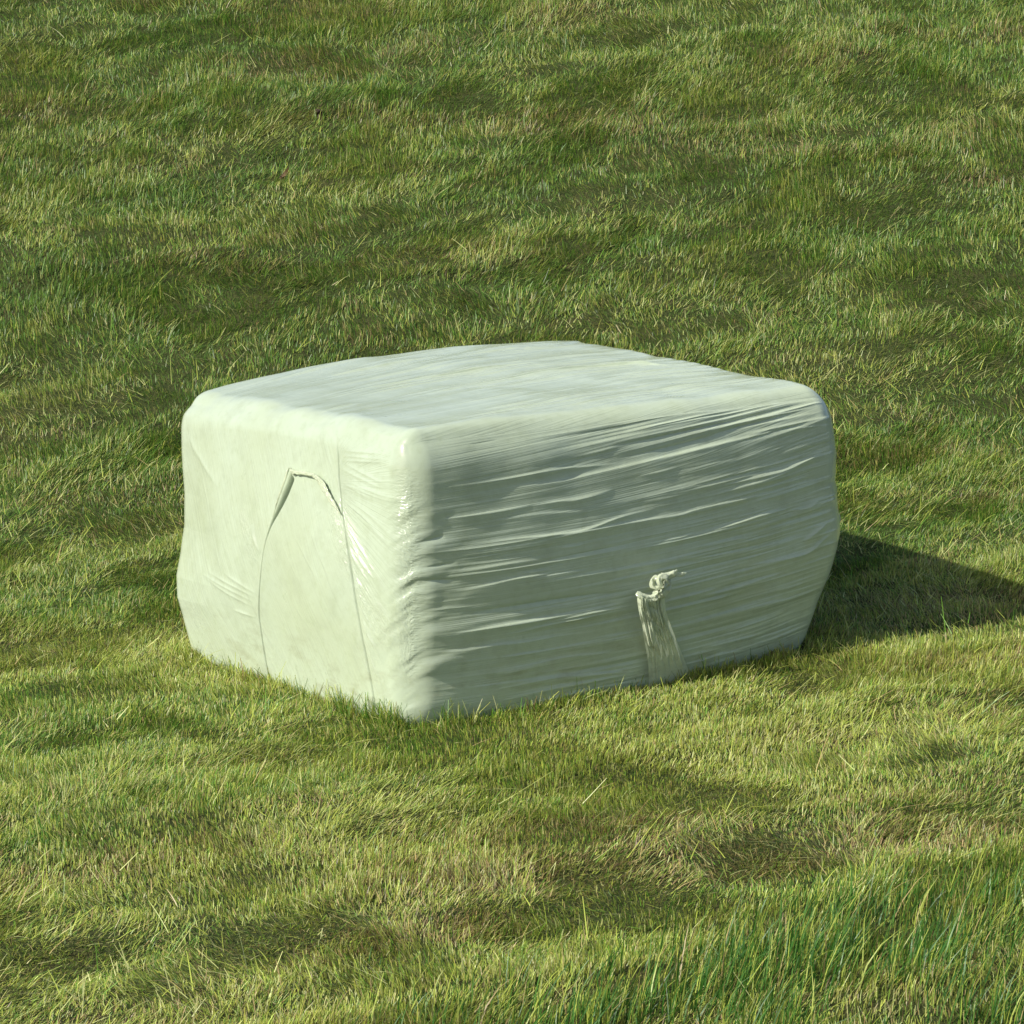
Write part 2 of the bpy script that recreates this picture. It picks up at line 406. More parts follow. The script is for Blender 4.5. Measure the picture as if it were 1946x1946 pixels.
# displacement along the normal
disp = np.zeros(len(p))
rng = np.random.default_rng(4)
for f, lo, hi in face_slices:
    i, j, k, s = FACE[f]
    a = p[lo:hi, i] * BDIM[i]; b = p[lo:hi, j] * BDIM[j]
    d = np.zeros(hi - lo)
    for (wf, A, wu, wd, pts) in WR:
        if wf == f == 'top': add_wrinkle(d, a, b, abs(A) * .0009, max(wu, 20) * .0015, .0028, pts)
        elif wf == f: add_wrinkle(d, a, b, A * .001 * ((0.9 if wd < 15 else 0.42) * (1 + 0.7 * max(0, 0.45 - pts[0][1])) if f == 'right' else 1.15), min(wu, 6) * .0006 if f == 'right' else wu * .001, wd * .001, pts)
    if f in ('right', 'back'):
        for n in range(330):                                   # fine stretch lines
            x0 = rng.uniform(0.03, 1.25); y0 = rng.uniform(0.03, 0.74); ln = rng.choice([rng.uniform(0.08, 0.4), rng.uniform(0.35, 1.1)])
            xs = np.linspace(x0, min(x0 + ln, 1.40), 5); sl = slope_right(x0, y0) + rng.normal(0, 0.012)
            ys = y0 + sl * (xs - x0) + rng.normal(0, 0.0005, 5)
            A = rng.choice([1, 1, 1, -1]) * rng.uniform(0.0003, 0.0015)
            A *= 1 + 0.9 * (1 - y0 / BH)
            if x0 < 0.6 and 0.45 < y0 < 0.655: A *= 0.22
            add_wrinkle(d, a, b, A, rng.uniform(.0015, .0028), rng.uniform(.003, .012), list(zip(xs, ys)))
        for n in range(14):                                    # soft swags
            x0 = rng.uniform(0.0, 1.0); y0 = rng.uniform(0.05, 0.5); ln = rng.uniform(0.25, 0.6)
            xs = np.linspace(x0, min(x0 + ln, 1.40), 5); ys = y0 + slope_right(x0, y0) * (xs - x0) + rng.normal(0, 0.002, 5)
            add_wrinkle(d, a, b, rng.uniform(-.001, .0013), rng.uniform(.01, .02), rng.uniform(.02, .035), list(zip(xs, ys)))
        bb = b - 0.06 * a
        rip = fbm(a / 0.75 + 3, bb / 0.042, 33, 2)
        d += 0.0010 * rip * sstep(0.66, 0.40, b) * sstep(0.0, 0.08, b) * (1 - 0.45 * sstep(0.2, 0.9, a))
        d += 0.0022 * fbm(a / 0.8, bb / 0.11, 31, 2) + 0.0005 * fbm(a / 0.4, bb / 0.016, 37, 2) * (0.5 + 0.5 * vnoise(a / .4, b / .12, 38))
    if f == 'left':
        sd, al = polyline_field(a, b, SEAM)                    # overlapping film edge, upper layer on the far side
        inside = sstep(0.0, 0.14, al) * sstep(1.0, .97, al)
        right_of = sd > 0
        d -= 0.0150 * inside * np.exp(-(np.abs(sd) / 0.0026) ** 2)
        d += 0.0015 * inside * np.where(right_of, 0, np.exp(-np.abs(sd) / 0.03))
        sa, aa = polyline_field(a, b, ARCH)
        wdt = 0.0019 + 0.0065 * sstep(0.66, 0.95, aa)
        dep = 0.0130 + 0.026 * sstep(0.6, 0.9, aa)
        d -= dep * np.exp(-(np.abs(sa) / wdt) ** 2) * sstep(1.0, .985, aa) * sstep(0, .08, aa)
        d += 0.005 * np.where(sa > 0, np.exp(-np.abs(sa) / 0.035), np.exp(-np.abs(sa) / 0.004)) * sstep(0.1, 0.7, aa)
        d += 0.0022 * fbm((a - 0.6 * b) / 0.11, (b + 0.3 * a) / 0.5, 41, 3) + 0.004 * fbm(a / .3, b / .3, 43, 2)
        for n in range(70):
            x0 = rng.uniform(0.35, 1.12); y0 = rng.uniform(0.1, 0.7); ln = rng.uniform(0.06, 0.2)
            t = np.linspace(0, 1, 4); an = rng.normal(0.62, 0.12)
            add_wrinkle(d, a, b, rng.uniform(-.0012, .0016), .0026, .0045, list(zip(x0 - ln * np.sin(an) * t, y0 - ln * np.cos(an) * t)))
        for n in range(60):                                    # creases fanning from the overlap towards the near corner
            by = rng.uniform(0.12, 0.66); ax = float(np.interp(by, [q_[1] for q_ in SEAM[::-1]], [q_[0] for q_ in SEAM[::-1]])) - 0.008
            dn = np.interp(by, [0.1, 0.45, 0.6, 0.68], [1.05, 0.95, 0.45, 0.05]) + rng.normal(0, .06); ln = rng.uniform(0.07, 0.26)
            t = np.linspace(0, 1, 4); xs = np.maximum(ax - ln * np.cos(dn) * t, 0.03); ys = by - ln * np.sin(dn) * t * (1 - .12 * t)
            if ys[-1] > 0.03: add_wrinkle(d, a, b, rng.uniform(.0008, .0022), .0026, .0042, list(zip(xs, ys)))
    if f == 'top':
        bb = b - 0.22 * a + 0.15 * np.maximum(0, a - 0.9) ** 2
        d += 0.005 * fbm(a / 0.9, bb / 0.14, 51, 2) + 0.0003 * fbm(a / 0.5, bb / 0.03, 53, 2)
        for n in range(95):
            x0 = rng.uniform(0.05, 1.1); y0 = rng.uniform(0.05, 1.05); ln = rng.uniform(0.2, 0.9)
            xs = np.linspace(x0, min(x0 + ln, 1.40), 5); ys = y0 + 0.2 * (xs - x0) - 0.1 * np.maximum(0, xs - .95)
            add_wrinkle(d, a, b, rng.uniform(.0008, .0036), .024, .0026, list(zip(xs, ys)))
    if f == 'end':
        d += 0.006 * fbm(a / 0.4, b / 0.08, 61, 3)
    ea = np.minimum(a, BDIM[i] - a); eb = np.minimum(b, BDIM[j] - b)
    fa, fb = 0.05, 0.05
    if f == 'right': fa = 0.09; fb = 0.02
    disp[lo:hi] += d * sstep(0, fa, ea) * sstep(0, fb, eb)
# small lumps and pinches down the near upright edge, and softer ones on all edges
z = p[:, 2] * BH
e1 = np.hypot(p[:, 0] * BW, p[:, 1] * BD)
sg = np.where(p[:, 1] * BD < 1e-9, p[:, 0] * BW, -p[:, 1] * BD)
side = np.abs(sg)
tilt = -0.10 * sg + 0.65 * 0.03 * np.logaddexp(0, -sg / 0.03) - 0.65 * 0.03 * math.log(2)
pinch = np.exp(-(sg / np.where(sg > 0, 0.13, 0.075)) ** 2) * sstep(0.02, 0.10, z) * sstep(0.66, 0.50, z)
zz_ = z + tilt + 0.010 * vnoise(z / 0.06, sg / 0.06, 70)
disp += pinch * (0.0042 * vnoise(zz_ / 0.029, sg / 0.10, 71) + 0.0016 * vnoise(zz_ / 0.012, sg / 0.07, 72) * (0.5 + 0.5 * vnoise(z / .07, sg / .05, 74)))
disp += 0.0025 * vnoise(p[:, 0] * BW / .13 + 5 * p[:, 1], p[:, 2] * BH / .13 + 3 * p[:, 1], 73)
rim = np.exp(-((1 - p[:, 2]) * BH / .09) ** 2) * np.exp(-(p[:, 0] * BW / .12) ** 2)
disp += rim * (0.0065 * vnoise(p[:, 1] * BD / .16, p[:, 0] * BW / .3 + p[:, 2] * 2, 75) + 0.0018 * vnoise(p[:, 1] * BD / .045, p[:, 0] * BW / .1 + p[:, 2] * 6, 76))
rim = np.exp(-((1 - p[:, 2]) * BH / .09) ** 2) * np.exp(-(p[:, 1] * BD / .12) ** 2) * sstep(0, .1, p[:, 0])
disp += rim * 0.0055 * vnoise(p[:, 0] * BW / .22, p[:, 1] * BD / .3 + p[:, 2] * 2, 77)
X = X + N * disp[:, None]

# streak texture coordinates per face corner (first axis along the stretch of the film)
uv = np.zeros((len(p), 2)); strk = np.zeros(len(p))
for f, lo, hi in face_slices:
    i, j, k, s = FACE[f]
    a = p[lo:hi, i] * BDIM[i]; b = p[lo:hi, j] * BDIM[j]
    ea = np.minimum(a, BDIM[i] - a); eb = np.minimum(b, BDIM[j] - b)
    if f in ('right', 'back'):
        uv[lo:hi] = np.stack([a, b - (0.045 * a + 0.02 * a * a) - 0.05 * a * sstep(0.5, .75, b)], 1)
        strk[lo:hi] = 0.75 * sstep(0.03, 0.16, ea) * sstep(0, 0.04, b)
    elif f in ('left', 'end'):
        sd, al = polyline_field(a, b, SEAM)
        ang = np.arctan2(b - 0.62, 0.36 - a)
        fan = np.stack([5 + np.hypot(b - 0.62, .36 - a), 5 + ang * 0.28], 1)
        lin = np.stack([b * .85 + a * .5, a * .85 - b * .5], 1)
        uv[lo:hi] = np.where((a < np.interp(b, [q_[1] for q_ in SEAM[::-1]], [q_[0] for q_ in SEAM[::-1]]))[:, None], fan, lin)
        strk[lo:hi] = sstep(0.04, 0.12, ea) * sstep(0.0, 0.09, eb) * 1.15
    else:
        uv[lo:hi] = np.stack([10 + a, b - 0.22 * a + 0.15 * np.maximum(0, a - 0.9) ** 2], 1)
        strk[lo:hi] = (0.45 + 0.30 * sstep(0.25, 0.0, b)) * sstep(0, 0.1, ea) * sstep(0, 0.08, BDIM[j] - b)
corner_uv = uv[Q.ravel()]
crum = np.exp(-((sg + 0.01) / 0.045) ** 2) * sstep(0.1, 0.2, z) * sstep(0.70, 0.6, z) * 0.9
for f, lo, hi in face_slices:
    if f == 'left':
        a = p[lo:hi, 1] * BD; b = p[lo:hi, 2] * BH
        sd, al = polyline_field(a, b, [(0.285, 0.56), (0.24, 0.44), (0.17, 0.34), (0.09, 0.26)])
        crum[lo:hi] = np.maximum(crum[lo:hi], np.exp(-(sd / 0.045) ** 2))
        sd, al = polyline_field(a, b, [(0.75, 0.50), (0.68, 0.41)])
        crum[lo:hi] = np.maximum(crum[lo:hi], np.exp(-(sd / 0.025) ** 2))
# weld the six sheets
key = np.round(p * 1e6).astype(np.int64)
key = key[:, 0] * 4000000000000 + key[:, 1] * 2000001 + key[:, 2]
_, first, inv = np.unique(key, return_index=True, return_inverse=True)
Xw = X[first]; Qw = inv[Q.ravel()].reshape(-1, 4)

def film_material(name, base, tint, trans=0.0, rough=0.32, streak=True, bump=0.55, coat=1.0):
    m = NT(name)
    pos = m.n('ShaderNodeNewGeometry').outputs['Position']
    if streak:
        uvn = m.n('ShaderNodeUVMap', uv_map='UVMap').outputs[0]
        st = m.n('ShaderNodeAttribute', attribute_name='streak').outputs['Fac']
        s1 = m.noise(m.vscale(uvn, (0.9, 105.0, 1.0)), 1.0, 3, 0.6)
        s2 = m.noise(m.vscale(uvn, (3.0, 300.0, 1.0)), 1.0, 2, 0.6)
        s3 = m.noise(pos, 45.0, 4, 0.6)
        cr = m.n('ShaderNodeAttribute', attribute_name='crumple').outputs['Fac']
        s4 = m.math('MULTIPLY', cr, m.noise(m.vscale(uvn, (45.0, 150.0, 1.0)), 1.0, 3, 0.6))
        h = m.math('ADD', m.math('MULTIPLY', m.math('ADD', m.math('MULTIPLY', s1, 1.0), m.math('MULTIPLY', s2, 0.45)), st), m.math('ADD', m.math('MULTIPLY', s3, 0.22), m.math('MULTIPLY', s4, 2.6)))
        dist = 0.0045
    else:
        s1 = m.noise(pos, 60.0, 4, 0.6); h = s1; dist = 0.006
    mot = m.noise(pos, 3.2, 5, 0.6)
    mot2 = m.noise(pos, 14.0, 4, 0.6)
    c = m.mix(m.ramp(mot, [(0.38, (0, 0, 0)), (0.72, (1, 1, 1))]), base, tint)
    c = m.mix(m.math('MULTIPLY', m.ramp(mot2, [(0.5, (0, 0, 0)), (0.75, (1, 1, 1))]), 0.5), c, tuple(0.84 * q for q in tint))
    mot3 = m.noise(pos, 38.0, 5, 0.7)
    c = m.mix(m.math('MULTIPLY', m.ramp(mot3, [(0.50, (0, 0, 0)), (0.70, (1, 1, 1))]), 0.30), c, tuple(q * k for q, k in zip(tint, (0.80, 0.82, 0.70))))
    # splashes of soil low down
    zz = m.n('ShaderNodeSeparateXYZ', {0: pos}).outputs[2]
    low = m.n('ShaderNodeMapRange', {0: zz, 1: 0.26, 2: 0.0, 3: 0.0, 4: 1.0}).outputs[0]
    dn = m.ramp(m.noise(m.vscale(pos, (9, 9, 26)), 1.0, 6, 0.7), [(0.52, (0, 0, 0)), (0.72, (1, 1, 1))])
    c = m.mix(m.math('MULTIPLY', m.math('MULTIPLY', low, dn), 0.75), c, (0.33, 0.34, 0.20))
    bmp = m.n('ShaderNodeBump', {'Strength': bump, 'Distance': dist, 'Height': h})
    rr = m.n('ShaderNodeMapRange', {0: m.noise(pos, 7.0, 4, 0.6), 1: 0.3, 2: 0.7, 3: rough - 0.06, 4: rough + 0.12}).outputs[0]
    bs = m.n('ShaderNodeBsdfPrincipled', {'Base Color': c, 'Roughness': rr, 'Specular IOR Level': 0.25, 'Diffuse Roughness': 0.9, 'Normal': bmp.outputs[0],
        'Coat Weight': coat, 'Coat Roughness': 0.09, 'Coat IOR': 1.5, 'Coat Normal': bmp.outputs[0]})
    sh = bs.outputs[0]
    if trans:
        tr = m.n('ShaderNodeBsdfTranslucent', {'Color': c, 'Normal': bmp.outputs[0]})
        sh = m.n('ShaderNodeMixShader', {0: trans, 1: sh, 2: tr.outputs[0]}).outputs[0]
    return m.done(sh)
M_FILM = film_material('pale_green_film', (0.560, 0.640, 0.492), (0.520, 0.590, 0.420))
M_TAIL = film_material('loose_film', (0.74, 0.80, 0.62), (0.70, 0.75, 0.54), trans=0.25, rough=0.28, streak=False, bump=0.5)

bale = bpy.data.objects.new('silage_bale', None)
bale.empty_display_size = 0.3
COL.objects.link(bale)
tag(bale, 'square silage bale wrapped in pale green plastic film on the mown grass', 'silage bale')
wrap = mesh_obj('film_wrap', Xw, Qw, M_FILM, bale, True, None, corner_uv, {'streak': strk[first], 'crumple': crum[first]})

# ---- loose film: ribbons, pleated tail, twisted knot
def lift(face, pts, h):
    P = np.array(pts, float); B, Nn = face_point(face, P[:, 0], P[:, 1])
    return B + Nn * np.asarray(h)[:, None], Nn
def resample(P, n):
    P = np.array(P, float)
    Q_ = np.vstack([2 * P[0] - P[1], P, 2 * P[-1] - P[-2]]); R = []
    for i in range(1, len(Q_) - 2):
        for t in np.linspace(0, 1, 12, endpoint=False):
            p0, p1, p2, p3 = Q_[i - 1:i + 3]
            R.append(.5 * ((2 * p1) + (-p0 + p2) * t + (2 * p0 - 5 * p1 + 4 * p2 - p3) * t * t + (-p0 + 3 * p1 - 3 * p2 + p3) * t ** 3))
    R = np.array(R + [P[-1]]); L = np.concatenate([[0], np.cumsum(np.linalg.norm(np.diff(R, axis=0), axis=1))])
    t = np.linspace(0, L[-1], n)
    return np.stack([np.interp(t, L, R[:, k]) for k in range(R.shape[1])], 1)
def grid_quads(n, k, closed=False):
    kk = k if closed else k - 1
    i_, j_ = np.meshgrid(np.arange(n - 1), np.arange(kk), indexing='ij')
    a = i_ * k + j_; b = i_ * k + (j_ + 1) % k
    return np.stack([a, b, b + k, a + k], -1).reshape(-1, 4)
def rope(path, radii, seed, nsec=22, folds=5, twist=14.0, flat=0.75, up=(0.2, -1.0, 0.3)):
    """twisted film: a tube with folded, rotating cross-section"""
    n = max(24, int(np.linalg.norm(np.diff(path, axis=0), axis=1).sum() / 0.0018))
    PR = resample(np.hstack([path, np.array(radii)[:, None]]), n); P = PR[:, :3]; r = PR[:, 3]
    T = np.gradient(P, axis=0); T /= np.linalg.norm(T, axis=1, keepdims=True) + 1e-12
    A = np.cross(T, np.array(up)); A /= np.linalg.norm(A, axis=1, keepdims=True) + 1e-9
    B = np.cross(T, A)
    s = np.concatenate([[0], np.cumsum(np.linalg.norm(np.diff(P, axis=0), axis=1))])
    th = np.linspace(0, 2 * np.pi, nsec, endpoint=False)
    TH, S_ = np.meshgrid(th, s)
    ph = TH + twist * S_
    rad = r[:, None] * (1.12 + 0.22 * np.cos(folds * ph + 1.3 * vnoise(S_ * 90, TH * 0 + 3, seed)) + 0.38 * vnoise(S_ * 120, TH * 1.4, seed + 1))
    return (P[:, None, :] + A[:, None, :] * (rad * np.cos(TH))[..., None] + B[:, None, :] * (flat * rad * np.sin(TH))[..., None]).reshape(-1, 3), grid_quads(n, nsec, True)
def join(items):
    V, Qs, o = [], [], 0
    for v, q in items: V.append(v); Qs.append(q + o); o += len(v)
    return np.concatenate(V), np.concatenate(Qs)

# pleated tail hanging off the shaded long side
nt, nw = 170, 130
Lc = resample(TAIL['left'] + [(0.728, 0.030)], nt); Rc = resample([(0.736, 0.304), (0.746, 0.244), (0.798, 0.153), (0.880, 0.045)], nt)
t = np.linspace(0, 1, nt)[:, None]; w = np.linspace(0, 1, nw)[None, :]
ta = Lc[:, :1] * (1 - w) + Rc[:, :1] * w; tb = Lc[:, 1:] * (1 - w) + Rc[:, 1:] * w
crest = np.abs(vnoise(w * 10.5 + 0.7 * t + 0.22 * vnoise(t * 5, w * 3, 5), t * 0.7, 81)) ** 0.6
fine = np.abs(vnoise(w * 22 - 1.2 * t, t * 1.0 + 4, 83))
cross = np.abs(vnoise(w * 4 + t * 4.2, t * 5 - w * 2, 85))
amp = sstep(1.0, 0.45, t) * 0.85 + 0.15
hh = 0.004 + 0.020 * (1 - t) ** 1.3 * (0.45 + 0.55 * np.sin(np.pi * np.clip(w * 1.02, 0, 1))) + amp * (0.015 * crest + 0.006 * fine + 0.010 * cross * sstep(0.9, 0.3, t))
hh = hh * (1 - 0.7 * sstep(0.12, 0.0, 1 - w) * sstep(0.2, .5, t)) * (1 - 0.85 * sstep(0.75, 1.0, t))
hh = hh + 0.003 + (0.010 + 0.034 * w * (1 - 0.6 * w)) * (1 - t) ** 0.7
tb = tb - 0.016 * np.sin(np.pi * w) * sstep(0.25, 0, t)
B_, N_ = face_point('right', (ta - 0.7 * hh).ravel(), np.maximum(tb.ravel(), 0.004))
tail = mesh_obj('film_tail', B_ + N_ * hh.ravel()[:, None], grid_quads(nt, nw), M_TAIL, bale)
# rolled rim, loop and torn ends above it
def rp(pts, h, radii, seed, **k):
    h = np.array(h) + 0.014; P, _ = lift('right', np.array(pts) - np.stack([0.7 * h, 0 * h], 1), h); return rope(P, radii, seed, **k)
knot = join([
    rp([(0.646, 0.312), (0.657, 0.306), (0.683, 0.294), (0.705, 0.296), (0.722, 0.304)], [.030, .036, .040, .045, .045], [.006, .008, .007, .010, .012], 1),
    rp([(0.700, 0.300), (0.722, 0.306), (0.742, 0.318), (0.744, 0.330), (0.735, 0.341)], [.045, .052, .055, .052, .050], [.007, .010, .009, .008, .007], 2, folds=4),
    rp([(0.744, 0.325), (0.738, 0.345), (0.722, 0.352), (0.716, 0.338), (0.728, 0.325), (0.740, 0.334)], [.055, .060, .056, .058, .060, .058], [.007, .008, .007, .006, .006, .005], 3, folds=4),
    rp([(0.722, 0.318), (0.705, 0.320), (0.696, 0.328), (0.697, 0.341), (0.706, 0.347), (0.719, 0.344)], [.045, .042, .036, .034, .038, .046], [.006, .006, .007, .006, .006, .006], 4, folds=3),
    rp([(0.735, 0.350), (0.750, 0.353), (0.766, 0.358), (0.774, 0.366)], [.052, .056, .058, .060], [.009, .007, .006, .0015], 5, folds=3),
    rp([(0.748, 0.352), (0.768, 0.353), (0.790, 0.351), (0.803, 0.354)], [.052, .056, .060, .062], [.006, .005, .004, .001], 6, folds=3),
])
def crumple(c, size, seed, h0, n=70):
    """a crumpled scrap of film with a ragged outline"""
    u, v = np.meshgrid(np.linspace(-1, 1, n), np.linspace(-1, 1, n), indexing='ij')
    k_ = np.hypot(u, v); an = np.arctan2(v, u)
    sq = np.maximum(np.abs(u), np.abs(v)) / (k_ + 1e-9)
    rr_ = sq * (0.75 + 0.35 * vnoise(an * 1.9 + 7, an * 0 + seed, seed) + 0.15 * vnoise(an * 6, an * 0 + 2, seed + 1))
    U, Vv = u * rr_, v * rr_
    f1 = np.abs(vnoise(U * 2.2 + 0.8 * Vv + seed, Vv * 2.6 - U, seed + 2)); f2 = np.abs(vnoise(U * 5 - Vv * 2, Vv * 5 + U * 2, seed + 3))
    hgt = 0.030 * f1 + 0.012 * f2 - 0.020 * k_ ** 2
    P_ = np.stack([c[0] - 0.7 * (h0 + hgt) + U * size[0] + 0.3 * Vv * size[0], c[1] + Vv * size[1] + 0.006 * f2], -1).reshape(-1, 2)
    B0, N0 = face_point('right', P_[:, 0], P_[:, 1])
    return B0 + N0 * (h0 + hgt).reshape(-1)[:, None], grid_quads(n, n)
k2 = [crumple((0.732, 0.334), (0.019, 0.026), 501, 0.062), crumple((0.722, 0.312), (0.022, 0.014), 511, 0.056), crumple((0.744, 0.322), (0.014, 0.020), 521, 0.050)]
knot = join([knot] + k2)
knot_o = mesh_obj('film_knot', knot[0], knot[1], M_TAIL, tail)
# crumpled lip round the top of the arched film edge on the sunlit end
def lpth(pts, h, radii, seed, **k):
    pts = on_belly(pts); P, _ = lift('left', pts, h); return rope(P, radii, seed, up=(-1.0, 0.05, 0.1), **k)
A2 = ARCHR
lip_items = [
    lpth([(0.532, 0.640), (0.525, 0.633), (0.500, 0.632), (0.470, 0.633), (0.440, 0.633), (0.411, 0.630), (0.385, 0.618), (0.360, 0.600), (0.330, 0.574), (0.300, 0.550)],
         [.007, .008, .009, .009, .009, .008, .008, .008, .007, .004], [.003, .005, .004, .004, .0045, .005, .005, .006, .0045, .0015], 21, folds=3, flat=0.6),
    lpth([(0.408, 0.632), (0.372, 0.617), (0.343, 0.590), (0.315, 0.565), (0.295, 0.548)], [.006, .007, .007, .006, .004], [.003, .004, .0045, .004, .001], 22, folds=3, flat=0.6),
    lpth([(0.540, 0.640), (0.538, 0.632), (0.552, 0.606), (0.575, 0.576), (0.597, 0.548), (0.620, 0.516)], [.006, .012, .013, .011, .008, .004], [.002, .003, .003, .0025, .002, .001], 23, folds=3, flat=0.6),
]
lv, lq = join(lip_items)
lip = mesh_obj('film_edge', lv, lq, M_TAIL, bale)

# ------------------------------------------------------------------ grass
def grass_material(name, trans):
    m = NT(name)
    c = m.n('ShaderNodeAttribute', attribute_name='Col').outputs['Color']
    bs = m.n('ShaderNodeBsdfPrincipled', {'Base Color': c, 'Roughness': 0.42, 'Specular IOR Level': 0.5})
    tr = m.n('ShaderNodeBsdfTranslucent', {'Color': c})
    return m.done(m.n('ShaderNodeMixShader', {0: trans, 1: bs.outputs[0], 2: tr.outputs[0]}).outputs[0])
M_GRASS = grass_material('grass_blade', 0.38)
M_CUT = grass_material('cut_blade', 0.25)

def blades(x, y, h, w, az, lean, curl, colb, colt, roll, nseg=2, z0=0.0, tipw=0.45):
    """ribbon blades: h length, lean = angle from upright at the base, curl = extra bend towards the tip"""
    n = len(x); k = nseg + 1
    zb = ground_z(x, y) + z0
    P = np.zeros((n, k, 2, 3), np.float32); C = np.zeros((n, k, 2, 3), np.float32)
    ca, sa = np.cos(az), np.sin(az)
    wx = -np.sin(az + roll); wy = np.cos(az + roll)
    cx, cy, cz = x.copy(), y.copy(), zb.copy()
    for i in range(k):
        t = i / nseg
        ww = w * (1 - (1 - tipw) * t ** 1.5) * 0.5
        for sgn in (0, 1):
            q = (1, -1)[sgn]
            P[:, i, sgn, 0] = cx + q * ww * wx; P[:, i, sgn, 1] = cy + q * ww * wy; P[:, i, sgn, 2] = cz
        C[:, i, :, :] = (colb * (1 - t) + colt * t)[:, None, :]
        ang = lean + curl * (i + 0.5) / nseg
        st = h / nseg
        cx = cx + st * np.sin(ang) * ca; cy = cy + st * np.sin(ang) * sa; cz = cz + st * np.cos(ang)
    b = (np.arange(n) * k * 2)[:, None]
    Qs = [np.stack([b[:, 0] + 2 * i, b[:, 0] + 2 * i + 1, b[:, 0] + 2 * i + 3, b[:, 0] + 2 * i + 2], 1) for i in range(nseg)]
    return P.reshape(-1, 3), np.stack(Qs, 1).reshape(-1, 4), C.reshape(-1, 3)

def cand(n, dlo, dhi, rng, margin=1.1):
    """random spots in the strip of field that lies in front of the lens, with a margin both sides"""
    d = dlo + (dhi - dlo) * rng.random(n)
    half = 0.172 * d + margin
    l = (rng.random(n) * 2 - 1) * half.max()
    keep = np.abs(l) < half
    d, l = d[keep], l[keep]
    return CAM[0] + d * VDIR[0] + l * VLAT[0], CAM[1] + d * VDIR[1] + l * VLAT[1], d, l
def in_bale(x, y, m=0.03):
    return (x > m) & (x < 1.38 - m) & (y > m) & (y < 1.17 - m)

def field_props(x, y, d, l):
    """natural patchiness of the meadow"""
    p = {}
    # swaths left by the mower run nearly across the slope
    u, v = l * 0.985 + d * 0.174, d * 0.985 - l * 0.174
    s1 = fbm(u / 1.5, v / 0.34, 101, 3)
    s2 = fbm(u / 0.45, v / 0.17, 103, 3)
    s3 = fbm(u / 0.15, v / 0.09, 107, 2)
    g1 = fbm(u / 0.9 + 3, v / 0.5, 109, 3)
    p['tuft'] = 0.6 * s2 + 0.7 * s3 + 0.28 * s1
    p['brown'] = 0.6 * s1 + 0.5 * fbm(u / 0.5, v / 0.22, 113, 3) + 0.2 * s3
    p['pale'] = 0.8 * fbm(u / 0.8, v / 0.30, 127, 3) + 0.5 * s3
    p['dir'] = 3.0 * fbm(u / 0.7, v / 0.4, 131, 2) + 1.6 * fbm(u / .16, v / .12, 133, 2)
    p['flat'] = fbm(u / 0.6, v / 0.22, 137, 3)
    band = d - (6.12 + 0.5 * l)
    p['brown'] = 0.7 * p['brown'] - 0.15 + 0.95 * sstep(-0.1, 0.25, band) * sstep(1.1, 0.5, band) * sstep(-.9, -.2, l) * (0.7 + 0.6 * s2)
    p['green'] = g1 + 0.25 * s3
    p['pale'] = 0.6 * fbm(x / 0.7, y / 0.35, 127, 3) + 0.5 * s3
    p['dir'] = 3.0 * fbm(x / 0.6, y / 0.5, 131, 2) + 1.5 * fbm(x / .15, y / .15, 133, 2)
    p['flat'] = fbm(x / 0.5, y / 0.25, 137, 3)
    return p

PAL = np.array([[0.066, 0.190, 0.018],     # deep green
                [0.155, 0.320, 0.034],     # mid green
                [0.430, 0.495, 0.086],     # yellow green
                [0.600, 0.620, 0.240],     # pale straw green
                [0.480, 0.370, 0.160],     # straw brown
                [0.160, 0.100, 0.050]])    # dead brown
def pick_colour(pr, d, rng):
    n = len(d)
    near = sstep(10.2, 8.6, d)
    wts = np.stack([
        0.55 + 1.0 * np.clip(pr['green'], -.6, 1) - 0.36 * near - 0.3 * pr['pale'],
        0.95 + 0.5 * pr['green'] - 0.28 * near,
        0.62 + 0.70 * near + 0.8 * pr['pale'],
        0.20 + 0.55 * pr['pale'] + 0.24 * near,
        0.10 + 1.1 * np.clip(pr['brown'], -.12, 1.4) + 0.15 * near,
        0.06 + 0.8 * np.clip(pr['brown'], -.1, 1.4) + 0.03 * near], 1)
    dry = np.clip(pr['brown'], 0, 1)
    wts[:, :3] *= (1 - 0.45 * dry)[:, None]
    wts = np.clip(wts, 0.01, None); cw = np.cumsum(wts / wts.sum(1, keepdims=True), 1)
    i = (rng.random(n)[:, None] > cw).sum(1).clip(0, 5)
    c = PAL[i] * (1 - 0.13 * (1 - near))[:, None] * np.clip(np.exp(0.25 * rng.standard_normal((n, 1))), .5, 1.6) * rng.normal(1, 0.06, (n, 3)).clip(.8, 1.2)
    return c, i

rng = np.random.default_rng(21)
ACC = {'grass': [], 'cut': [], 'tall': []}
def emit(key, *a, **k): ACC[key].append(blades(*a, **k))

# tall uncut edge in the near right corner of the field: beyond this line (in the field's own axes)
def tall_amount(d, l):
    edge = 6.00 + 0.52 * l + 0.10 * vnoise(l / 0.25, d / 0.25, 211) + 0.12 * vnoise(l / .7, d / .7, 213)
    return sstep(0.12, -0.22, d - edge) * sstep(-0.6, 0.15, l)

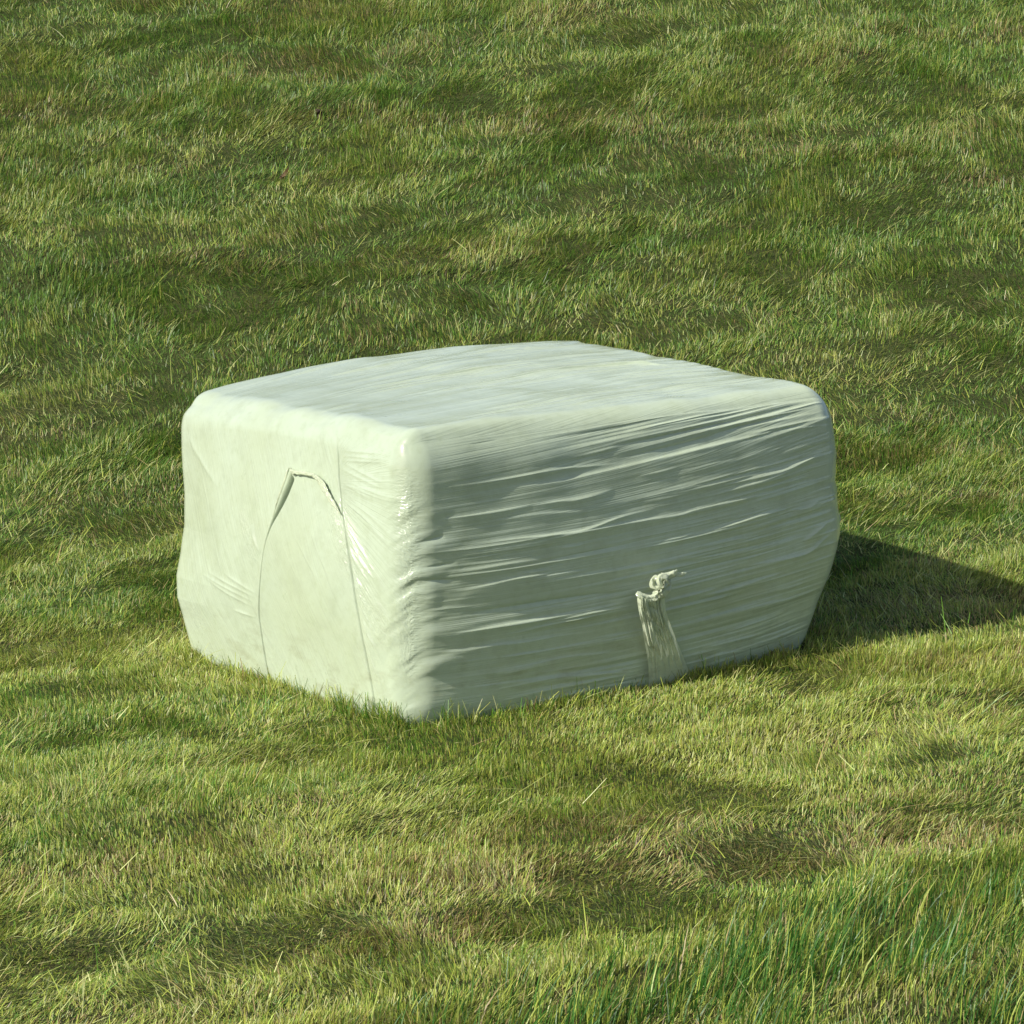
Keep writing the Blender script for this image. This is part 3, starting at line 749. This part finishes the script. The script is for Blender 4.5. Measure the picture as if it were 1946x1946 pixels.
for (dlo, dhi, n) in ((5.2, 8.0, 520000), (8.0, 11.0, 620000), (11.0, 17.6, 680000)):
    x, y, d, l = cand(int(n * 1.25), dlo, dhi, rng)
    pr = field_props(x, y, d, l)
    keep = ~in_bale(x, y) & (rng.random(len(x)) < np.clip(0.84 + 0.35 * pr['tuft'] - 0.30 * np.clip(pr['brown'] - .35, 0, 1), 0.42, 1)) & (rng.random(len(x)) > 0.55 * tall_amount(d, l))
    x, y, d, l = x[keep], y[keep], d[keep], l[keep]; pr = {k: v[keep] for k, v in pr.items()}
    n = len(x)
    c, ci = pick_colour(pr, d, rng)
    far = sstep(9.5, 13, d)
    h = (0.0155 + 0.009 * far) * np.exp(0.38 * rng.standard_normal(n)) * (1 + 0.75 * np.clip(pr['tuft'], -.32, 1.2))
    h = np.clip(h, 0.008, 0.10)
    w = rng.uniform(0.0013, 0.0028, n) * (1 + 0.35 * far)
    flat = np.clip(0.50 + 0.7 * np.clip(pr['flat'], -.5, .6) + 0.30 * rng.standard_normal(n), 0.02, 1.45)
    az = pr['dir'] + rng.normal(0, 0.65, n)
    curl = np.clip(rng.normal(0.35, 0.35, n), -.2, 1.4)
    straw = np.array([0.36, 0.33, 0.12])
    cb = c * 0.72 + straw * 0.28 * rng.uniform(.4, 1.2, (n, 1))
    emit('grass', x, y, h, w, az, flat, curl, cb, c, rng.normal(0, 0.7, n))

# longer loose clippings lying on and in the sward
for (dlo, dhi, n) in ((5.2, 8.5, 12000), (8.5, 11.5, 20000), (11.5, 17.6, 28000)):
    x, y, d, l = cand(int(n * 1.3), dlo, dhi, rng)
    pr = field_props(x, y, d, l)
    keep = ~in_bale(x, y, -0.03) & (rng.random(len(x)) < np.clip(0.45 + 0.6 * pr['flat'], 0.08, 1)) & (rng.random(len(x)) > 0.9 * tall_amount(d, l))
    x, y, d, l = x[keep], y[keep], d[keep], l[keep]; pr = {k: v[keep] for k, v in pr.items()}
    n = len(x)
    k_ = rng.random(n)[:, None]
    c = np.where(k_ < .45, PAL[2], np.where(k_ < .75, PAL[3], np.where(k_ < .88, PAL[1], PAL[4]))) * rng.uniform(0.75, 1.25, (n, 1))
    h = np.clip(0.046 * np.exp(0.42 * rng.standard_normal(n)), 0.02, 0.14)
    w = rng.uniform(0.0014, 0.0030, n)
    emit('cut', x, y, h, w, 0.9 * pr['dir'] + rng.normal(0, 0.8, n), rng.uniform(0.7, 1.45, n), rng.uniform(-.1, .5, n), c, c, rng.normal(0, 0.8, n), nseg=3, z0=rng.uniform(0.004, 0.03, n), tipw=0.5)

# taller stems and tufts scattered about
x, y, d, l = cand(22000, 5.4, 17.6, rng)
pr = field_props(x, y, d, l)
keep = ~in_bale(x, y, -0.02) & (rng.random(len(x)) < np.clip(1.2 * np.clip(pr['tuft'] + .2 * pr['green'] - .25, 0, 1), 0.02, 1))
x, y, d, l = x[keep], y[keep], d[keep], l[keep]; n = len(x); pr = {k: v[keep] for k, v in pr.items()}
c, ci = pick_colour(pr, d, rng)
h = np.clip(0.055 * np.exp(0.3 * rng.standard_normal(n)), 0.03, 0.13)
emit('grass', x, y, h, rng.uniform(.0018, .0034, n), pr['dir'] + rng.normal(0, .7, n), np.clip(rng.normal(.35, .3, n), 0, 1.2), rng.uniform(.1, 1.0, n), c * .8, c, rng.normal(0, .6, n), nseg=2)

# tall grass
x, y, d, l = cand(160000, 5.0, 8.2, rng, 1.3)
ta_ = tall_amount(d, l)
keep = rng.random(len(x)) < ta_ * 0.7 * np.clip(.45 + 1.1 * fbm(x / .2, y / .13, 217, 2), .02, 1)
x, y, d, l = x[keep], y[keep], d[keep], l[keep]; n = len(x); ta_ = ta_[keep]
k_ = rng.random(n)[:, None]
c = np.where(k_ < .42, [0.050, 0.165, 0.022], np.where(k_ < .70, [0.105, 0.240, 0.034], np.where(k_ < .94, PAL[2], PAL[4]))) * rng.uniform(.75, 1.25, (n, 1))
h = (0.036 + 0.046 * ta_) * np.exp(0.3 * rng.standard_normal(n))
lean_dir = math.atan2(VLAT[1], VLAT[0])
emit('tall', x, y, h, rng.uniform(.0020, .0042, n), lean_dir + rng.normal(0, .8, n), np.clip(rng.normal(.22, .18, n), 0, .9), np.clip(rng.normal(.45, .35, n), 0, 1.5), c * .9, c, rng.normal(0, .7, n), nseg=3, tipw=0.15)

# blades standing up against the foot of the bale
n = 16000
e_ = rng.integers(0, 4, n); t_ = rng.random(n); o_ = rng.uniform(-0.02, 0.06, n)
x = np.where(e_ == 0, t_ * 1.4, np.where(e_ == 1, t_ * 1.4, np.where(e_ == 2, -o_, 1.40 + o_)))
y = np.where(e_ == 0, -o_, np.where(e_ == 1, 1.18 + o_, t_ * 1.18))
keep = rng.random(n) < np.clip(.5 + 1.0 * fbm(x / .1, y / .1, 401, 2), .08, 1)
x, y = x[keep], y[keep]; n = len(x)
dd = (x - CAM[0]) * VDIR[0] + (y - CAM[1]) * VDIR[1]; ll = (x - CAM[0]) * VLAT[0] + (y - CAM[1]) * VLAT[1]
pr = field_props(x, y, dd, ll); c, ci = pick_colour(pr, dd, rng)
lift_ = 1 + 0.8 * ((x < 0.06) & (y > 0.06) & (y < 0.42)) + 0.55 * (np.hypot(x, y) < 0.16)
emit('grass', x, y, np.clip(0.030 * lift_ * np.exp(.35 * rng.standard_normal(n)), .012, .075), rng.uniform(.0015, .0032, n), rng.uniform(0, 6.28, n), np.clip(rng.normal(.35, .25, n), 0, 1.2), rng.uniform(0, .7, n), c * .8, c, rng.normal(0, .6, n))

def build(key, name, mat):
    V, Qs, Cs, o = [], [], [], 0
    for v, q, c in ACC[key]:
        V.append(v); Qs.append(q + o); Cs.append(c); o += len(v)
    return mesh_obj(name, np.concatenate(V), np.concatenate(Qs), mat, None, True, np.concatenate(Cs))
g = build('grass', 'grass', M_GRASS)
tag(g, 'short mown yellow green grass stubble covering the whole field', 'grass', 'stuff')
g = build('cut', 'cut_grass', M_CUT)
tag(g, 'loose pale grass clippings strewn over the mown field', 'cut grass', 'stuff')
g = build('tall', 'tall_grass', M_GRASS)
tag(g, 'taller deep green unmown grass along the near right edge of the field', 'tall grass', 'stuff')

# ------------------------------------------------------------------ small things lying in the sward
def field_spot(u, v):
    """where the view ray through picture fractions (u, v) meets the field"""
    R_ = np.array(camo.rotation_euler.to_matrix())
    r = R_ @ np.array([(u - .5) / FPX, (.5 - v) / FPX, -1.0]); t = np.linspace(4, 25, 8000)
    P = CAM[None] + t[:, None] * r[None]
    k = np.argmax(P[:, 2] < ground_z(P[:, 0], P[:, 1]))
    return P[k]
def sphere(nu, nv):
    th = np.linspace(0.001, np.pi - 0.001, nv)[:, None]; ph = np.linspace(0, 2 * np.pi, nu, endpoint=False)[None, :]
    return np.stack([np.sin(th) * np.cos(ph), np.sin(th) * np.sin(ph), np.cos(th) + 0 * ph], -1).reshape(-1, 3), grid_quads(nv, nu, True)
def plain(name, c1, c2, sc, rough):
    m = NT(name); pos = m.n('ShaderNodeNewGeometry').outputs['Position']
    n = m.noise(pos, sc, 5, 0.65)
    c = m.ramp(n, [(0.35, c1), (0.68, c2)])
    b = m.n('ShaderNodeBump', {'Strength': 0.9, 'Distance': 0.004, 'Height': n})
    return m.done(m.n('ShaderNodeBsdfPrincipled', {'Base Color': c, 'Roughness': rough, 'Normal': b.outputs[0]}).outputs[0])
s = field_spot(606 / 1946, 221 / 1946)
v, q = sphere(40, 26)
n_ = 1 + 0.35 * vnoise(v[:, 0] * 2.1 + 4, v[:, 1] * 2.1 + v[:, 2] * 1.7, 301) + 0.18 * vnoise(v[:, 0] * 6, v[:, 1] * 6 + v[:, 2] * 5, 302)
o = mesh_obj('soil_clod', v * n_[:, None] * np.array([0.019, 0.018, 0.014]), q, plain('clod_soil', (0.035, 0.022, 0.016), (0.09, 0.06, 0.045), 160, 0.95))
o.location = s + np.array([0, 0, 0.018])
tag(o, 'small dark brown clod of soil in the grass far behind the bale', 'soil clod')
s = field_spot(533 / 1946, 352 / 1946)
a, b = np.meshgrid(np.linspace(-1, 1, 30), np.linspace(0, 1, 40), indexing='ij')
wd = 0.012 * np.sin(np.pi * b ** 0.75) ** 0.8
lx = a * wd * (1 - 0.25 * b); ly = 0.065 * b; lz = 0.012 * np.abs(a) ** 1.5 + 0.028 * b ** 2 + 0.004 * vnoise(a * 3, b * 5, 311)
lv = np.stack([lx, ly, lz], -1).reshape(-1, 3)
o = mesh_obj('dead_leaf', lv, grid_quads(30, 40), plain('dry_leaf', (0.20, 0.12, 0.06), (0.34, 0.24, 0.13), 90, 0.6))
o.location = s + np.array([0, 0, 0.022]); o.rotation_euler = (0.2, 0.1, -1.2)
tag(o, 'curled reddish brown dead leaf lying on the grass behind the bale', 'leaf')
